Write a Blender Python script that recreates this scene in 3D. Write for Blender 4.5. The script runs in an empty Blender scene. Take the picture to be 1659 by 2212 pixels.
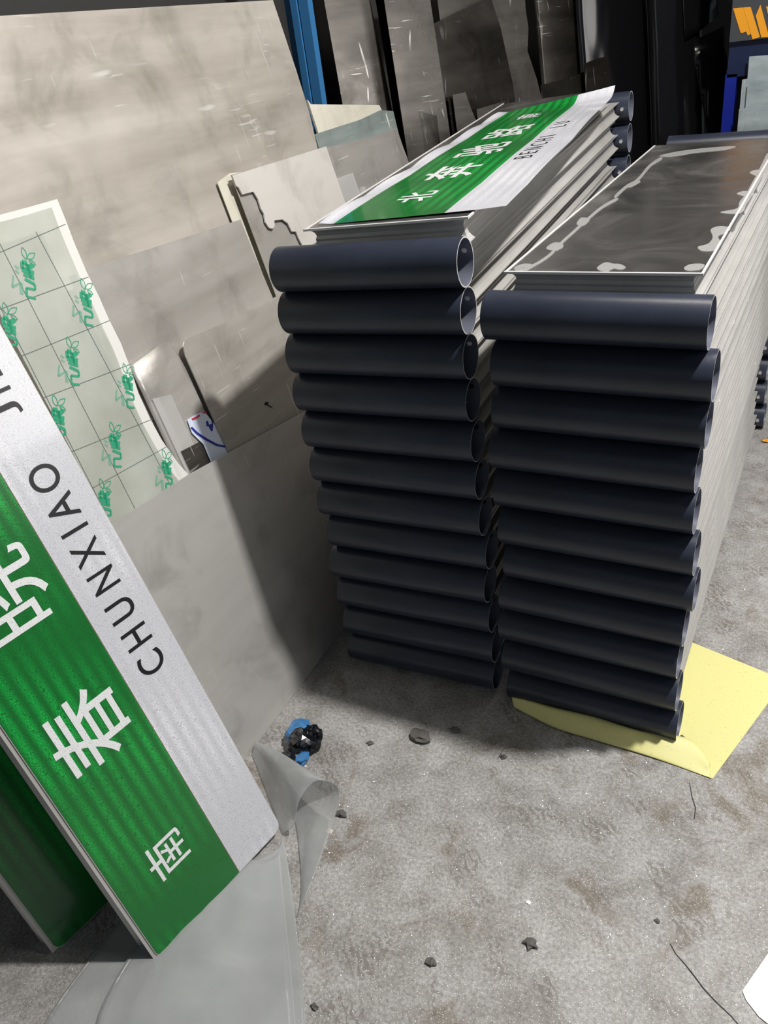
import bpy, bmesh, math, random
from mathutils import Vector, Matrix, noise
random.seed(4)
sc = bpy.context.scene
C = sc.collection
# ---------------------------------------------------------------- camera
FPX = 1726.35
RM = [Vector((0.8977, 0.4232, -0.1228)), Vector((0.1234, -0.5089, -0.8519)), Vector((-0.4230, 0.7496, -0.5091))]
CAM = Vector((0.4816, -1.3492, 1.3940))
cd = bpy.data.cameras.new('camera'); cam = bpy.data.objects.new('camera', cd); C.objects.link(cam)
cd.sensor_fit = 'HORIZONTAL'; cd.sensor_width = 36; cd.lens = FPX / 1659 * 36; cd.clip_start = .02
m = Matrix((RM[0], -RM[1], -RM[2])).transposed().to_4x4(); m.translation = CAM
cam.matrix_world = m; sc.camera = cam
# ---------------------------------------------------------------- light
w = bpy.data.worlds.new('world'); sc.world = w; w.use_nodes = True
w.node_tree.nodes['Background'].inputs[0].default_value = (.80, .88, 1.0, 1)
w.node_tree.nodes['Background'].inputs[1].default_value = .11

def area(name, loc, target, sx, sy, power, col):
    l = bpy.data.lights.new(name, 'AREA'); l.shape = 'RECTANGLE'; l.size = sx; l.size_y = sy; l.energy = power; l.color = col
    o = bpy.data.objects.new(name, l); C.objects.link(o); o.location = loc
    o.rotation_euler = (Vector(target) - Vector(loc)).to_track_quat('-Z', 'Y').to_euler()
    return o
area('ceiling_light', (1.15, .26, 3.12), (.2, .1, 0), .12, .12, 116, (1, .97, .93))
area('doorway_light', (1.1, -3.5, 2.3), (-.1, 0, .4), 1.4, 1.0, 4, (.86, .93, 1))  # dim fill added behind the camera
area('warm_fill_light', (.1, .9, 3.3), (-.9, .5, .9), .5, .5, 16, (1, .93, .84))  # unseen warm fill aimed at the leaning sheets
area('side_fill_light', (3.1, .3, 2.0), (.2, .5, .6), 1.1, .8, 22, (1, .97, .93))  # broad fill added from the side to brighten the board rails
sc.view_settings.view_transform = 'Standard'; sc.view_settings.look = 'None'
sc.view_settings.exposure = 0.0; sc.view_settings.gamma = 1; sc.view_settings.use_curve_mapping = False

# ---------------------------------------------------------------- helpers
def ray(u, v):
    a = Vector(((u - 830) / FPX, (v - 1106) / FPX, 1))
    return RM[0] * a.x + RM[1] * a.y + RM[2] * a.z
def hit(u, v, n, p):
    """the point of the plane (normal n through p) measured at that spot of the survey photo"""
    n = Vector(n); r = ray(u, v); return CAM + r * ((Vector(p) - CAM).dot(n) / r.dot(n))
def fl(u, v, z=0): return hit(u, v, (0, 0, 1), (0, 0, z))
def tag(o, label=None, cat=None, group=None, kind=None):
    if label: o['label'] = label
    if cat: o['category'] = cat
    if group: o['group'] = group
    if kind: o['kind'] = kind
    return o
def empty(name, loc=(0, 0, 0), rot=(0, 0, 0)):
    o = bpy.data.objects.new(name, None); C.objects.link(o); o.empty_display_size = .05
    o.location = loc; o.rotation_euler = rot; return o
def link(name, me, parent=None, loc=None):
    o = bpy.data.objects.new(name, me); C.objects.link(o)
    if parent: o.parent = parent
    if loc is not None: o.location = loc
    return o
def mesh(name, V, F, mats, smooth=False, mi=None):
    me = bpy.data.meshes.new(name); me.from_pydata([tuple(v) for v in V], [], F); me.update()
    for mm in (mats if isinstance(mats, (list, tuple)) else [mats]): me.materials.append(mm)
    if mi:
        for p, k in zip(me.polygons, mi): p.material_index = k
    if smooth: me.polygons.foreach_set('use_smooth', [True] * len(me.polygons))
    return me
def box_data(x0, x1, y0, y1, z0, z1):
    V = [(x, y, z) for x in (x0, x1) for y in (y0, y1) for z in (z0, z1)]
    return V, [(0, 1, 3, 2), (4, 6, 7, 5), (0, 4, 5, 1), (2, 3, 7, 6), (0, 2, 6, 4), (1, 5, 7, 3)]
def box(name, b, mat, parent=None):
    V, F = box_data(*b); return link(name, mesh(name, V, F, mat), parent)
def prism(name, pts, n, th, mat, parent=None, link_it=True):
    """flat polygon of world points thickened by th against normal n (recalculated)"""
    n = Vector(n).normalized(); k = len(pts)
    bm = bmesh.new()
    a = [bm.verts.new(p) for p in pts]; b = [bm.verts.new(Vector(p) - n * th) for p in pts]
    bm.faces.new(a); bm.faces.new(b[::-1])
    for i in range(k): bm.faces.new((a[i], b[i], b[(i + 1) % k], a[(i + 1) % k]))
    bmesh.ops.recalc_face_normals(bm, faces=bm.faces)
    bmesh.ops.triangulate(bm, faces=[f for f in bm.faces if len(f.verts) > 4])
    me = bpy.data.meshes.new(name); bm.to_mesh(me); bm.free(); me.materials.append(mat)
    return link(name, me, parent)
def catmull(pts, n, closed=False):
    out = []; k = len(pts)
    for i in range(k if closed else k - 1):
        if closed: p0, p1, p2, p3 = (pts[(i + j - 1) % k] for j in range(4))
        else: p0, p1, p2, p3 = pts[max(i - 1, 0)], pts[i], pts[i + 1], pts[min(i + 2, k - 1)]
        for j in range(n):
            t = j / n
            out.append(.5 * ((2 * p1) + (p2 - p0) * t + (2 * p0 - 5 * p1 + 4 * p2 - p3) * t * t + (3 * p1 - p0 - 3 * p2 + p3) * t ** 3))
    if not closed: out.append(pts[-1].copy())
    return out
def patch(name, rows, mat, n=8, th=.0006, wr=0, parent=None, seed=0):
    """smooth sheet through rows of control points"""
    R1 = [catmull([Vector(p) for p in r], n) for r in rows]
    cols = [catmull([r[i] for r in R1], n) for i in range(len(R1[0]))]
    V = []; H = len(cols[0]); W = len(cols)
    for c in cols: V += c
    F = [(i * H + j, (i + 1) * H + j, (i + 1) * H + j + 1, i * H + j + 1) for i in range(W - 1) for j in range(H - 1)]
    if wr:
        V = [v + Vector((0, 0, 1)) * wr * abs(noise.noise(v * 14 + Vector((seed, 0, 0)))) for v in V]
    o = link(name, mesh(name, V, F, mat, True), parent)
    if th:
        s = o.modifiers.new('thickness', 'SOLIDIFY'); s.thickness = th
    return o

# ---------------------------------------------------------------- materials
def mat(name, col, rough=.5, metal=0, spec=.5):
    mm = bpy.data.materials.new(name); mm.use_nodes = True
    b = mm.node_tree.nodes['Principled BSDF']
    b.inputs['Base Color'].default_value = (*col, 1); b.inputs['Roughness'].default_value = rough
    b.inputs['Metallic'].default_value = metal; b.inputs['Specular IOR Level'].default_value = spec
    return mm
def N(mm, t, **kw):
    n = mm.node_tree.nodes.new(t)
    for k, v in kw.items():
        if k in n.inputs.keys(): n.inputs[k].default_value = v
        else: setattr(n, k, v)
    return n
def L(mm, a, b): mm.node_tree.links.new(a, b)
def ramp(mm, src, stops):
    r = N(mm, 'ShaderNodeValToRGB'); L(mm, src, r.inputs[0])
    e = r.color_ramp.elements
    while len(e) < len(stops): e.new(.5)
    for x, (p, c) in zip(e, stops): x.position = p; x.color = (*c, 1) if len(c) == 3 else (c[0],) * 3 + (1,)
    return r
def mixc(mm, fac, a, b, mode='MIX'):
    x = N(mm, 'ShaderNodeMix', data_type='RGBA', blend_type=mode)
    if isinstance(fac, (int, float)): x.inputs[0].default_value = fac
    else: L(mm, fac, x.inputs[0])
    for s, i in ((a, 6), (b, 7)):
        if isinstance(s, tuple): x.inputs[i].default_value = (*s, 1)
        else: L(mm, s, x.inputs[i])
    return x.outputs[2]
def coords(mm, scale=(1, 1, 1), kind='Object', rot=(0, 0, 0)):
    t = N(mm, 'ShaderNodeTexCoord'); mp = N(mm, 'ShaderNodeMapping'); L(mm, t.outputs[kind], mp.inputs[0])
    mp.inputs['Scale'].default_value = scale; mp.inputs['Rotation'].default_value = rot
    return mp.outputs[0]
def noise_t(mm, vec, scale, detail=4, rough=.55, dist=0):
    n = N(mm, 'ShaderNodeTexNoise'); L(mm, vec, n.inputs['Vector'])
    n.inputs['Scale'].default_value = scale; n.inputs['Detail'].default_value = detail
    n.inputs['Roughness'].default_value = rough; n.inputs['Distortion'].default_value = dist
    return n.outputs[0]
def bump(mm, h, strength=.2, dist=.01):
    b = N(mm, 'ShaderNodeBump'); b.inputs['Strength'].default_value = strength; b.inputs['Distance'].default_value = dist
    L(mm, h, b.inputs['Height']); L(mm, b.outputs[0], mm.node_tree.nodes['Principled BSDF'].inputs['Normal'])

def sheet_metal(name, a, b, rough=(.28, .5), metal=.6, scratch=.5, streak=1.0, seed=0.0):
    """rolled aluminium: long streaks along the rolling direction, smudges, scratches"""
    mm = mat(name, a, .4, metal); P = mm.node_tree.nodes['Principled BSDF']
    v = coords(mm, (1, .3, 3.4)); v2 = coords(mm, (1, 1, 1))
    s1 = noise_t(mm, v, 3.0 * streak + seed, 5, .6)
    s2 = noise_t(mm, v2, 6 + seed, 6, .62, .6)
    c = ramp(mm, s1, [(.32, a), (.68, b)]).outputs[0]
    dark = ramp(mm, s2, [(.3, (.74, .73, .72)), (.50, (1, 1, 1))]).outputs[0]
    c = mixc(mm, .8, c, dark, 'MULTIPLY')
    # thin bright scratches in two directions
    if scratch:
        tot = None
        for k, (rot, sc_) in enumerate((((.5, .3, .2), (60, 3, 3)), ((-.6, .2, .9), (4, 60, 4)), ((1.1, .8, -.4), (5, 4, 70)))):
            sv = coords(mm, sc_, rot=rot); sn = noise_t(mm, sv, 1.3 + seed * .1 + k * .2, 2, .5)
            r = ramp(mm, sn, [(.675, (0, 0, 0)), (.71, (1, 1, 1))]).outputs[0]
            tot = r if tot is None else mixc(mm, 1.0, tot, r, 'ADD')
        gate = ramp(mm, noise_t(mm, v2, 4.2 + seed, 2), [(.5, (0, 0, 0)), (.62, (1, 1, 1))]).outputs[0]
        tot = mixc(mm, 1.0, tot, gate, 'MULTIPLY')
        sm = N(mm, 'ShaderNodeMath', operation='MULTIPLY'); L(mm, tot, sm.inputs[0]); sm.inputs[1].default_value = scratch
        c = mixc(mm, sm.outputs[0], c, (.92, .92, .9))
    L(mm, c, P.inputs['Base Color'])
    rr = N(mm, 'ShaderNodeMapRange'); L(mm, s2, rr.inputs[0]); rr.inputs[1].default_value = .3; rr.inputs[2].default_value = .7
    rr.inputs[3].default_value = rough[0]; rr.inputs[4].default_value = rough[1]
    L(mm, rr.outputs[0], P.inputs['Roughness'])
    bump(mm, noise_t(mm, v2, 2.2, 2), .25, .02)
    return mm

alu_warm = sheet_metal('warm_rolled_aluminium', (.41, .372, .33), (.60, .56, .51), (.32, .5), .35, .4)
alu_mid = sheet_metal('scratched_aluminium', (.46, .44, .41), (.61, .59, .56), (.24, .42), .45, .8, 1, .7)
alu_front = sheet_metal('satin_aluminium', (.48, .47, .45), (.54, .53, .51), (.38, .5), .35, .12, 1, 1.3)
alu_worn = sheet_metal('worn_aluminium', (.40, .38, .345), (.56, .535, .495), (.28, .45), .4, .6, 1, 2.1)
alu_pale = sheet_metal('pale_coated_board', (.54, .52, .49), (.60, .58, .555), (.5, .6), .05, .02, .6, .3)
steel_dark = sheet_metal('dark_steel_sheet', (.022, .019, .016), (.055, .049, .043), (.14, .32), .7, .25, 1, .9)
steel_grey = sheet_metal('grey_steel_sheet', (.085, .078, .071), (.145, .134, .122), (.22, .38), .65, .55, 1, 1.8)
beige_m = sheet_metal('beige_board', (.55, .53, .44), (.66, .64, .56), (.5, .6), 0, .05, 1, .5)
acrylic_m = sheet_metal('dusty_acrylic', (.20, .24, .235), (.32, .37, .36), (.3, .5), .1, .6, 1, 1.1)

tube_m = mat('navy_powder_coat', (.022, .027, .045), .33, 0, .55)
v = coords(tube_m); bump(tube_m, noise_t(tube_m, v, 420, 2), .06, .002)
n0 = noise_t(tube_m, v, 7, 4)
L(tube_m, ramp(tube_m, n0, [(.3, (.017, .021, .034)), (.7, (.030, .037, .060))]).outputs[0], tube_m.node_tree.nodes['Principled BSDF'].inputs['Base Color'])
rim_m = mat('cut_aluminium_edge', (.82, .81, .80), .4, .35)
inner_m = mat('grey_tube_lining', (.16, .17, .22), .35, .3)
rail_m = mat('extruded_aluminium', (.82, .80, .76), .38, .35)
v = coords(rail_m, (1, .4, 1)); nn = noise_t(rail_m, v, 9, 3)
L(rail_m, ramp(rail_m, nn, [(.3, (.44, .43, .405)), (.7, (.58, .57, .555))]).outputs[0], rail_m.node_tree.nodes['Principled BSDF'].inputs['Base Color'])
plate_m = mat('mirror_aluminium', (.30, .29, .285), .22, .9)
v = coords(plate_m, (1, 1, 1)); nn = noise_t(plate_m, v, 5, 5, .6, 1.0)
L(plate_m, ramp(plate_m, nn, [(.3, (.30, .29, .28)), (.55, (.40, .39, .38)), (.75, (.56, .55, .54))]).outputs[0], plate_m.node_tree.nodes['Principled BSDF'].inputs['Base Color'])
L(plate_m, ramp(plate_m, nn, [(.35, (.18,)), (.7, (.34,))]).outputs[0], plate_m.node_tree.nodes['Principled BSDF'].inputs['Roughness'])
bump(plate_m, noise_t(plate_m, v, 11, 2), .12, .01)
glue_m = mat('milky_adhesive_glint', (.66, .66, .65), .2, .35); glue_m.node_tree.nodes['Principled BSDF'].inputs['Alpha'].default_value = .48  # milky tone for adhesive and for painted film reflections
bolt_m = mat('zinc_bolt', (.7, .7, .72), .25, .9)
hole_m = mat('white_plastic_rivet', (.9, .9, .88), .4)  # plain white for chips and for light showing through tube holes
burr_m = mat('black_bolt', (.03, .032, .036), .22, .3)

def reflective(name, col, col2, rough=.28):
    mm = mat(name, col, rough, 0, .55); P = mm.node_tree.nodes['Principled BSDF']
    v = coords(mm, (1, 1, 1))
    vo = N(mm, 'ShaderNodeTexVoronoi', feature='DISTANCE_TO_EDGE'); L(mm, v, vo.inputs['Vector']); vo.inputs['Scale'].default_value = 260
    cell = ramp(mm, vo.outputs['Distance'], [(.03, (0, 0, 0)), (.09, (1, 1, 1))]).outputs[0]
    # rolled lenticular stripes running along the long side of the sheeting
    wv = N(mm, 'ShaderNodeTexWave', wave_type='BANDS', bands_direction='X', wave_profile='SIN'); L(mm, v, wv.inputs['Vector'])
    wv.inputs['Scale'].default_value = 13; wv.inputs['Distortion'].default_value = .25
    gate = ramp(mm, noise_t(mm, coords(mm, (1, 1.2, 1)), 2.6, 1), [(.4, (0, 0, 0)), (.6, (1, 1, 1))]).outputs[0]
    st = mixc(mm, 1.0, wv.outputs[0], gate, 'MULTIPLY')
    c = mixc(mm, st, col, col2)
    c = mixc(mm, cell, tuple(x * .80 for x in col), c)
    L(mm, c, P.inputs['Base Color'])
    P.inputs['Coat Weight'].default_value = .5; P.inputs['Coat Roughness'].default_value = .08
    bump(mm, vo.outputs['Distance'], .12, .001)
    return mm
green_m = reflective('green_reflective_sheeting', (.003, .14, .020), (.006, .42, .06))
white_m = reflective('white_reflective_sheeting', (.60, .61, .66), (.82, .82, .87))
letter_w = reflective('white_lettering', (.80, .82, .83), (.85, .86, .88))
letter_k = mat('black_lettering', (.008, .008, .010), .35)
edge_m = mat('brown_cut_line', (.16, .10, .07), .5)

def clear(name, col, alpha, rough=.25):
    mm = mat(name, col, rough, 0, .5); mm.node_tree.nodes['Principled BSDF'].inputs['Alpha'].default_value = alpha; return mm
film_m = clear('milky_plastic_film', (.52, .54, .53), .44, .22)
v = coords(film_m); bump(film_m, noise_t(film_m, v, 9, 3, .5, .8), .35, .01)
cf = ramp(film_m, noise_t(film_m, coords(film_m, (1, 1, 1)), 4, 4), [(.3, (.42, .44, .44)), (.7, (.60, .62, .63))]).outputs[0]
L(film_m, cf, film_m.node_tree.nodes['Principled BSDF'].inputs['Base Color'])
wrap_m = clear('green_tinted_wrap', (.55, .64, .57), .50, .3)
cf = ramp(wrap_m, noise_t(wrap_m, coords(wrap_m), 6, 5), [(.3, (.50, .53, .46)), (.65, (.66, .70, .64))]).outputs[0]
L(wrap_m, cf, wrap_m.node_tree.nodes['Principled BSDF'].inputs['Base Color'])
wrap_edge_m = clear('pale_wrap_border', (.80, .81, .78), .8, .3)
ink_g = clear('green_ink', (.02, .36, .19), .85, .5)
ink_l = clear('faded_green_ink', (.16, .48, .33), .5, .5)
ink_k = mat('thin_dark_ink', (.13, .17, .15), .6)
clear_m = clear('clear_scrap_film', (.70, .70, .70), .35, .12)
yellow_m = mat('yellow_backing_paper', (.83, .80, .33), .5)
v = coords(yellow_m); yn = ramp(yellow_m, noise_t(yellow_m, v, 160, 3), [(.62, (0, 0, 0)), (.72, (1, 1, 1))]).outputs[0]
L(yellow_m, mixc(yellow_m, yn, (.74, .71, .30), (.58, .56, .24)), yellow_m.node_tree.nodes['Principled BSDF'].inputs['Base Color'])
white_paper = mat('white_paper', (.80, .80, .82), .6)
bluepaper = mat('bluish_paper', (.62, .70, .84), .5)
marker = mat('blue_marker', (.02, .03, .28), .5); redprint = mat('red_print', (.55, .03, .08), .5)
blue_post_m = mat('blue_paint', (.035, .16, .36), .4)
black_gloss = mat('black_glossy_sheet', (.006, .006, .007), .14, .2)
v = coords(black_gloss, (1, 1, .3)); bump(black_gloss, noise_t(black_gloss, v, 5, 2), .5, .03)
machine_m = mat('charcoal_paint', (.05, .053, .06), .45); navy_m = mat('navy_paint', (.006, .014, .05), .4)
royal_m = mat('royal_blue_paint', (.006, .016, .24), .35); orange_m = mat('orange_lettering', (.80, .33, .01), .5)
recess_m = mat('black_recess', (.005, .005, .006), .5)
glass_m = sheet_metal('frosted_panel', (.24, .29, .31), (.42, .48, .50), (.3, .5), .1, .5, 1, 1.6)
bag_k = mat('black_bag_plastic', (.006, .007, .010), .22); bag_b = mat('blue_bag_plastic', (.05, .19, .42), .25)
dirt_m = mat('grey_scrap', (.10, .095, .09), .7); swarf_m = mat('metal_swarf', (.86, .86, .86), .25, .7)
chip_m = mat('pale_chip', (.66, .58, .50), .7); crack_m = mat('crack_shadow', (.03, .03, .03), .9)  # crack ribbons have one even dark colour
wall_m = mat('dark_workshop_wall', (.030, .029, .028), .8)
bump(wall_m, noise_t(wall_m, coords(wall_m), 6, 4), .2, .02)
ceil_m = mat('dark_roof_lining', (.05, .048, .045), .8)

# floor concrete
floor_m = mat('scuffed_concrete', (.4, .39, .37), .45, 0, .4)
P = floor_m.node_tree.nodes['Principled BSDF']
v = coords(floor_m)
big = noise_t(floor_m, v, 2.2, 5, .6, .4); mid = noise_t(floor_m, v, 11, 6, .65, .5); fine = noise_t(floor_m, v, 150, 4, .7)
c = ramp(floor_m, mid, [(.30, (.22, .21, .196)), (.5, (.32, .31, .30)), (.72, (.42, .415, .41))]).outputs[0]
st = ramp(floor_m, noise_t(floor_m, v, 5.5, 6, .62, .9), [(.56, (0, 0, 0)), (.66, (1, 1, 1))]).outputs[0]
stm = N(floor_m, 'ShaderNodeMath', operation='MULTIPLY'); L(floor_m, st, stm.inputs[0]); stm.inputs[1].default_value = .72
c = mixc(floor_m, stm.outputs[0], c, (.17, .14, .10))
c = mixc(floor_m, 1.0, c, ramp(floor_m, fine, [(.3, (.60, .60, .60)), (.7, (1.34, 1.34, 1.34))]).outputs[0], 'MULTIPLY')
# ridged scuff marks
wv = N(floor_m, 'ShaderNodeTexWave', wave_type='BANDS', bands_direction='DIAGONAL'); L(floor_m, v, wv.inputs['Vector'])
wv.inputs['Scale'].default_value = 28; wv.inputs['Distortion'].default_value = 9; wv.inputs['Detail'].default_value = 3; wv.inputs['Detail Scale'].default_value = 2
sg = ramp(floor_m, noise_t(floor_m, v, 8.3, 2), [(.56, (0, 0, 0)), (.63, (1, 1, 1))]).outputs[0]
sw = mixc(floor_m, 1.0, ramp(floor_m, wv.outputs[0], [(.55, (0, 0, 0)), (.7, (1, 1, 1))]).outputs[0], sg, 'MULTIPLY')
sm = N(floor_m, 'ShaderNodeMath', operation='MULTIPLY'); L(floor_m, sw, sm.inputs[0]); sm.inputs[1].default_value = .62
c = mixc(floor_m, sm.outputs[0], c, (.15, .135, .115))
vo = N(floor_m, 'ShaderNodeTexVoronoi'); L(floor_m, v, vo.inputs['Vector']); vo.inputs['Scale'].default_value = 240
fk = ramp(floor_m, vo.outputs['Distance'], [(.14, (1, 1, 1)), (.20, (0, 0, 0))]).outputs[0]
c = mixc(floor_m, fk, c, (.70, .70, .69))
L(floor_m, c, P.inputs['Base Color'])
bump(floor_m, fine, .25, .003)

# ---------------------------------------------------------------- setting
def struct(o): o['kind'] = 'structure'; return o
fo = empty('floor'); struct(fo)
FV, FF = box_data(-1.6, 4.2, -3.2, 5.2, -.06, 0)
slab = link('slab', mesh('slab', FV, FF, floor_m), fo)
P0 = Vector((-1.12, 1.35, 0)); DU = Vector((.621, .784, 0)).normalized(); DN = Vector((DU.y, -DU.x, 0))
def wall(name, a, b, n, m_):
    a, b, n = Vector(a), Vector(b), Vector(n)
    pts = [a, b, b + Vector((0, 0, 3.6)), a + Vector((0, 0, 3.6))]
    return struct(prism(name, pts, n, .1, m_))
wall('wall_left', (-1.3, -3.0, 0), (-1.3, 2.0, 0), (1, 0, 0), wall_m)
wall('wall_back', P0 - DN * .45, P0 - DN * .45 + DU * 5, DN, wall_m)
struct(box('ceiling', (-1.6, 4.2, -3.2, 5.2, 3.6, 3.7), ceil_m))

# ---------------------------------------------------------------- sheets leaning on the walls
class Lean:
    def __init__(s, o, u, n0, deg):
        s.o = Vector(o); s.u = Vector(u).normalized(); n0 = Vector(n0).normalized(); t = math.radians(deg)
        s.n0 = n0; s.up = (Vector((0, 0, math.cos(t))) - n0 * math.sin(t)).normalized(); s.n = (n0 * math.cos(t) + Vector((0, 0, math.sin(t)))).normalized()
    def at(s, u, v, k):
        p = hit(u, v, s.n, s.o - s.n0 * k) - (s.o - s.n0 * k)
        return p.dot(s.u), p.dot(s.up)
    def pt(s, t, h, k): return s.o - s.n0 * k + s.u * t + s.up * h
LW = Lean((-.52, 0, 0), (0, 1, 0), (1, 0, 0), 12)
BW = Lean(P0 + DN * .24, DU, DN, 7)

def sheet(name, pl, k, px, mt, label, cat, th=.002, drop=True, bend=0, parent=None, group=None, ext=None, lift=0):
    P2 = [pl.at(u, v, k) for u, v in px]
    if ext: P2 = P2 + [(P2[-1][0] + ext[0], P2[-1][1] + ext[1])]
    if drop: P2 = P2 + [(P2[-1][0], .001), (P2[0][0], .001)]
    t0 = sum(p[0] for p in P2) / len(P2)
    if not bend:
        o = prism(name, [pl.pt(t, h, k) for t, h in P2], pl.n, th, mt, parent)
    else:
        # cut into vertical strips so that the sheet can bow
        ts = [p[0] for p in P2]; lo, hi = min(ts), max(ts)
        bm = bmesh.new(); vs = [bm.verts.new((t, h, 0)) for t, h in P2]; bm.faces.new(vs)
        for ax, a0, a1 in ((0, lo, hi), (1, 0, max(p[1] for p in P2))):
            for j in range(1, 12):
                x = a0 + (a1 - a0) * j / 12; co = (x, 0, 0) if ax == 0 else (0, x, 0)
                bmesh.ops.bisect_plane(bm, geom=bm.verts[:] + bm.edges[:] + bm.faces[:], plane_co=co, plane_no=(1, 0, 0) if ax == 0 else (0, 1, 0))
        for vv in bm.verts:
            t, h = vv.co.x, vv.co.y; a = (t - lo) / (hi - lo)
            off = bend * (math.sin(math.pi * a)) * min(1, h / .3)
            vv.co = pl.pt(t, h, k) + pl.n * off
        me = bpy.data.meshes.new(name); bm.to_mesh(me); bm.free(); me.materials.append(mt)
        for p in me.polygons: p.use_smooth = True
        o = link(name, me, parent); s = o.modifiers.new('thickness', 'SOLIDIFY'); s.thickness = th; s.offset = -1
    if label: tag(o, label, cat, group)
    return o

sheet('aluminium_sheet', LW, .075, [(-620, 70), (590, 0), (640, 150), (668, 240), (705, 400)], alu_warm,
      'largest warm grey aluminium sheet, smudged and scratched, reaching the top of the leaning pile', 'metal sheet', th=.003)
sheet('aluminium_sheet', LW, .066, [(470, 394), (497, 374), (520, 372), (560, 490), (580, 560)], beige_m,
      'narrow beige sheet peeking out behind the jagged-cut pale board', 'metal sheet')
sheet('scratched_offcut', LW, .048, [(500, 378), (520, 372), (640, 440), (655, 528), (700, 560)], alu_mid,
      'scratched shiny offcut showing through the jagged cut of the pale board', 'metal sheet')
sheet('jagged_board', LW, .040, [(502, 379), (705, 316), (742, 425), (790, 560), (700, 640), (655, 532), (646, 515), (640, 500), (631, 500), (622, 482), (611, 474), (593, 476),
      (594, 488), (590, 494), (582, 492), (574, 480), (571, 462), (565, 452), (558, 430), (548, 414), (524, 420), (516, 404), (511, 402)], alu_pale,
      'pale grey board with a jagged stepped cut along its edge', 'board', drop=False, th=.004)
sheet('aluminium_sheet', LW, .034, [(150, 597), (190, 580), (400, 513), (520, 474), (548, 545), (586, 634), (640, 760)], alu_mid,
      'scratched shiny aluminium sheet with straight top edge beside the green-printed wrap', 'metal sheet')
sheet('aluminium_sheet', LW, .0275, [(280, 792), (345, 742), (366, 738), (400, 798), (440, 885), (492, 985)], alu_mid,
      'small aluminium sheet with a bright curled corner in front of the scratched one', 'metal sheet', bend=.0055)
sheet('clear_scrap', LW, .020, [(330, 862), (377, 850), (440, 1000), (448, 1030)], clear_m,
      'clear crinkled plastic scrap hanging beside the green-printed wrap', 'plastic scrap')
sheet('scrap_sheet', LW, .0185, [(392, 975), (436, 952), (462, 1000), (480, 1040)], steel_grey,
      'small dark smudged metal scrap below the clear plastic scrap', 'metal scrap')
pc = empty('marked_paper', LW.pt(0, 0, .016)); tag(pc, 'pale blue paper with a blue marker 4 and red print tucked between leaning sheets', 'paper')
def lp(pl, k, px): return [pl.pt(*pl.at(u, v, k), k) for u, v in px]
def reparent(o, p): o.parent = p; o.matrix_parent_inverse = p.matrix_world.inverted() if p.matrix_world != Matrix() else Matrix.Translation(-Vector(p.location)); return o
def pprism(name, pl, k, px, mt, par, th=.0006, label=None):
    o = prism(name, lp(pl, k, px), pl.n, th, mt); reparent(o, par)
    if label: o['label'] = label
    return o
pprism('paper', LW, .016, [(405, 907), (422, 896), (442, 888), (470, 925), (505, 985), (470, 1030), (440, 960), (415, 935)], bluepaper, pc)
pprism('marker_line', LW, .0152, [(412, 924), (425, 938), (445, 951), (468, 963), (494, 968), (494, 964), (470, 959), (448, 947), (428, 934), (416, 922)], marker, pc)
pprism('marker_numeral', LW, .0152, [(446, 910), (450, 909), (452, 917), (459, 915), (457, 909), (460, 908), (461, 916), (460, 931), (457, 931), (451, 920), (447, 921)], marker, pc)
for q in ([(414, 904), (424, 900), (428, 903), (417, 908)], [(424, 900), (431, 895), (433, 899), (427, 902)], [(436, 892), (444, 888), (447, 892), (443, 893)]):
    pprism('red_print', LW, .0152, q, redprint, pc)
sheet('aluminium_sheet', LW, .013, [(497, 982), (470, 925), (440, 855), (415, 800), (402, 770), (396, 748), (399, 738), (408, 731), (500, 690), (625, 627), (700, 590)], alu_worn,
      'worn grey aluminium sheet with a rounded corner and a torn spot, half in shadow', 'metal sheet', th=.003)
sheet('aluminium_sheet', LW, .0, [(60, 1238), (240, 1135), (410, 1024), (640, 900), (760, 832)], alu_front,
      'low satin aluminium sheet in front of all others, standing on the floor', 'metal sheet', th=.003, ext=(.45, 0))
# torn spot
tear = pprism('torn_spot', LW, .0125, [(574, 868), (581, 869), (580, 874), (588, 879), (590, 883), (586, 880), (577, 876), (571, 874)], steel_dark, bpy.data.objects['aluminium_sheet.004'], .0005, 'dark torn spot')

# green printed wrap over sheets
wr = empty('printed_wrap', LW.pt(0, 0, .008)); tag(wr, 'translucent green-tinted plastic wrap printed with rows of green logos, over the leaning sheets', 'plastic wrap')
WK = .007
edge_out = [(-90, 488), (0, 464), (60, 448), (124, 430), (142, 474), (160, 522), (188, 588), (215, 642), (236, 690), (262, 742), (284, 800), (300, 850), (325, 905), (350, 950), (385, 1000), (412, 1030)]
edge_in = [(-90, 506), (0, 480), (60, 464), (112, 448), (128, 492), (146, 536), (172, 596), (199, 654), (220, 702), (246, 756), (268, 812), (286, 864), (310, 917), (336, 964), (366, 1012), (392, 1045)]
o = sheet('wrap_film', LW, WK, edge_in, wrap_m, None, None, th=.0006, parent=None); reparent(o, wr)
for i in range(len(edge_out) - 1):
    pass
def strip(name, pl, k, a, b, mt, par, th=.0005):
    A = lp(pl, k, a); B = lp(pl, k, b); V = A + B; n = len(A)
    F = [(i, i + 1, n + i + 1, n + i) for i in range(n - 1)]
    oo = link(name, mesh(name, V, F, mt)); reparent(oo, par); return oo
strip('wrap_border', LW, WK, edge_out, edge_in, wrap_edge_m, wr)['label'] = 'whitish border strip'
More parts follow.
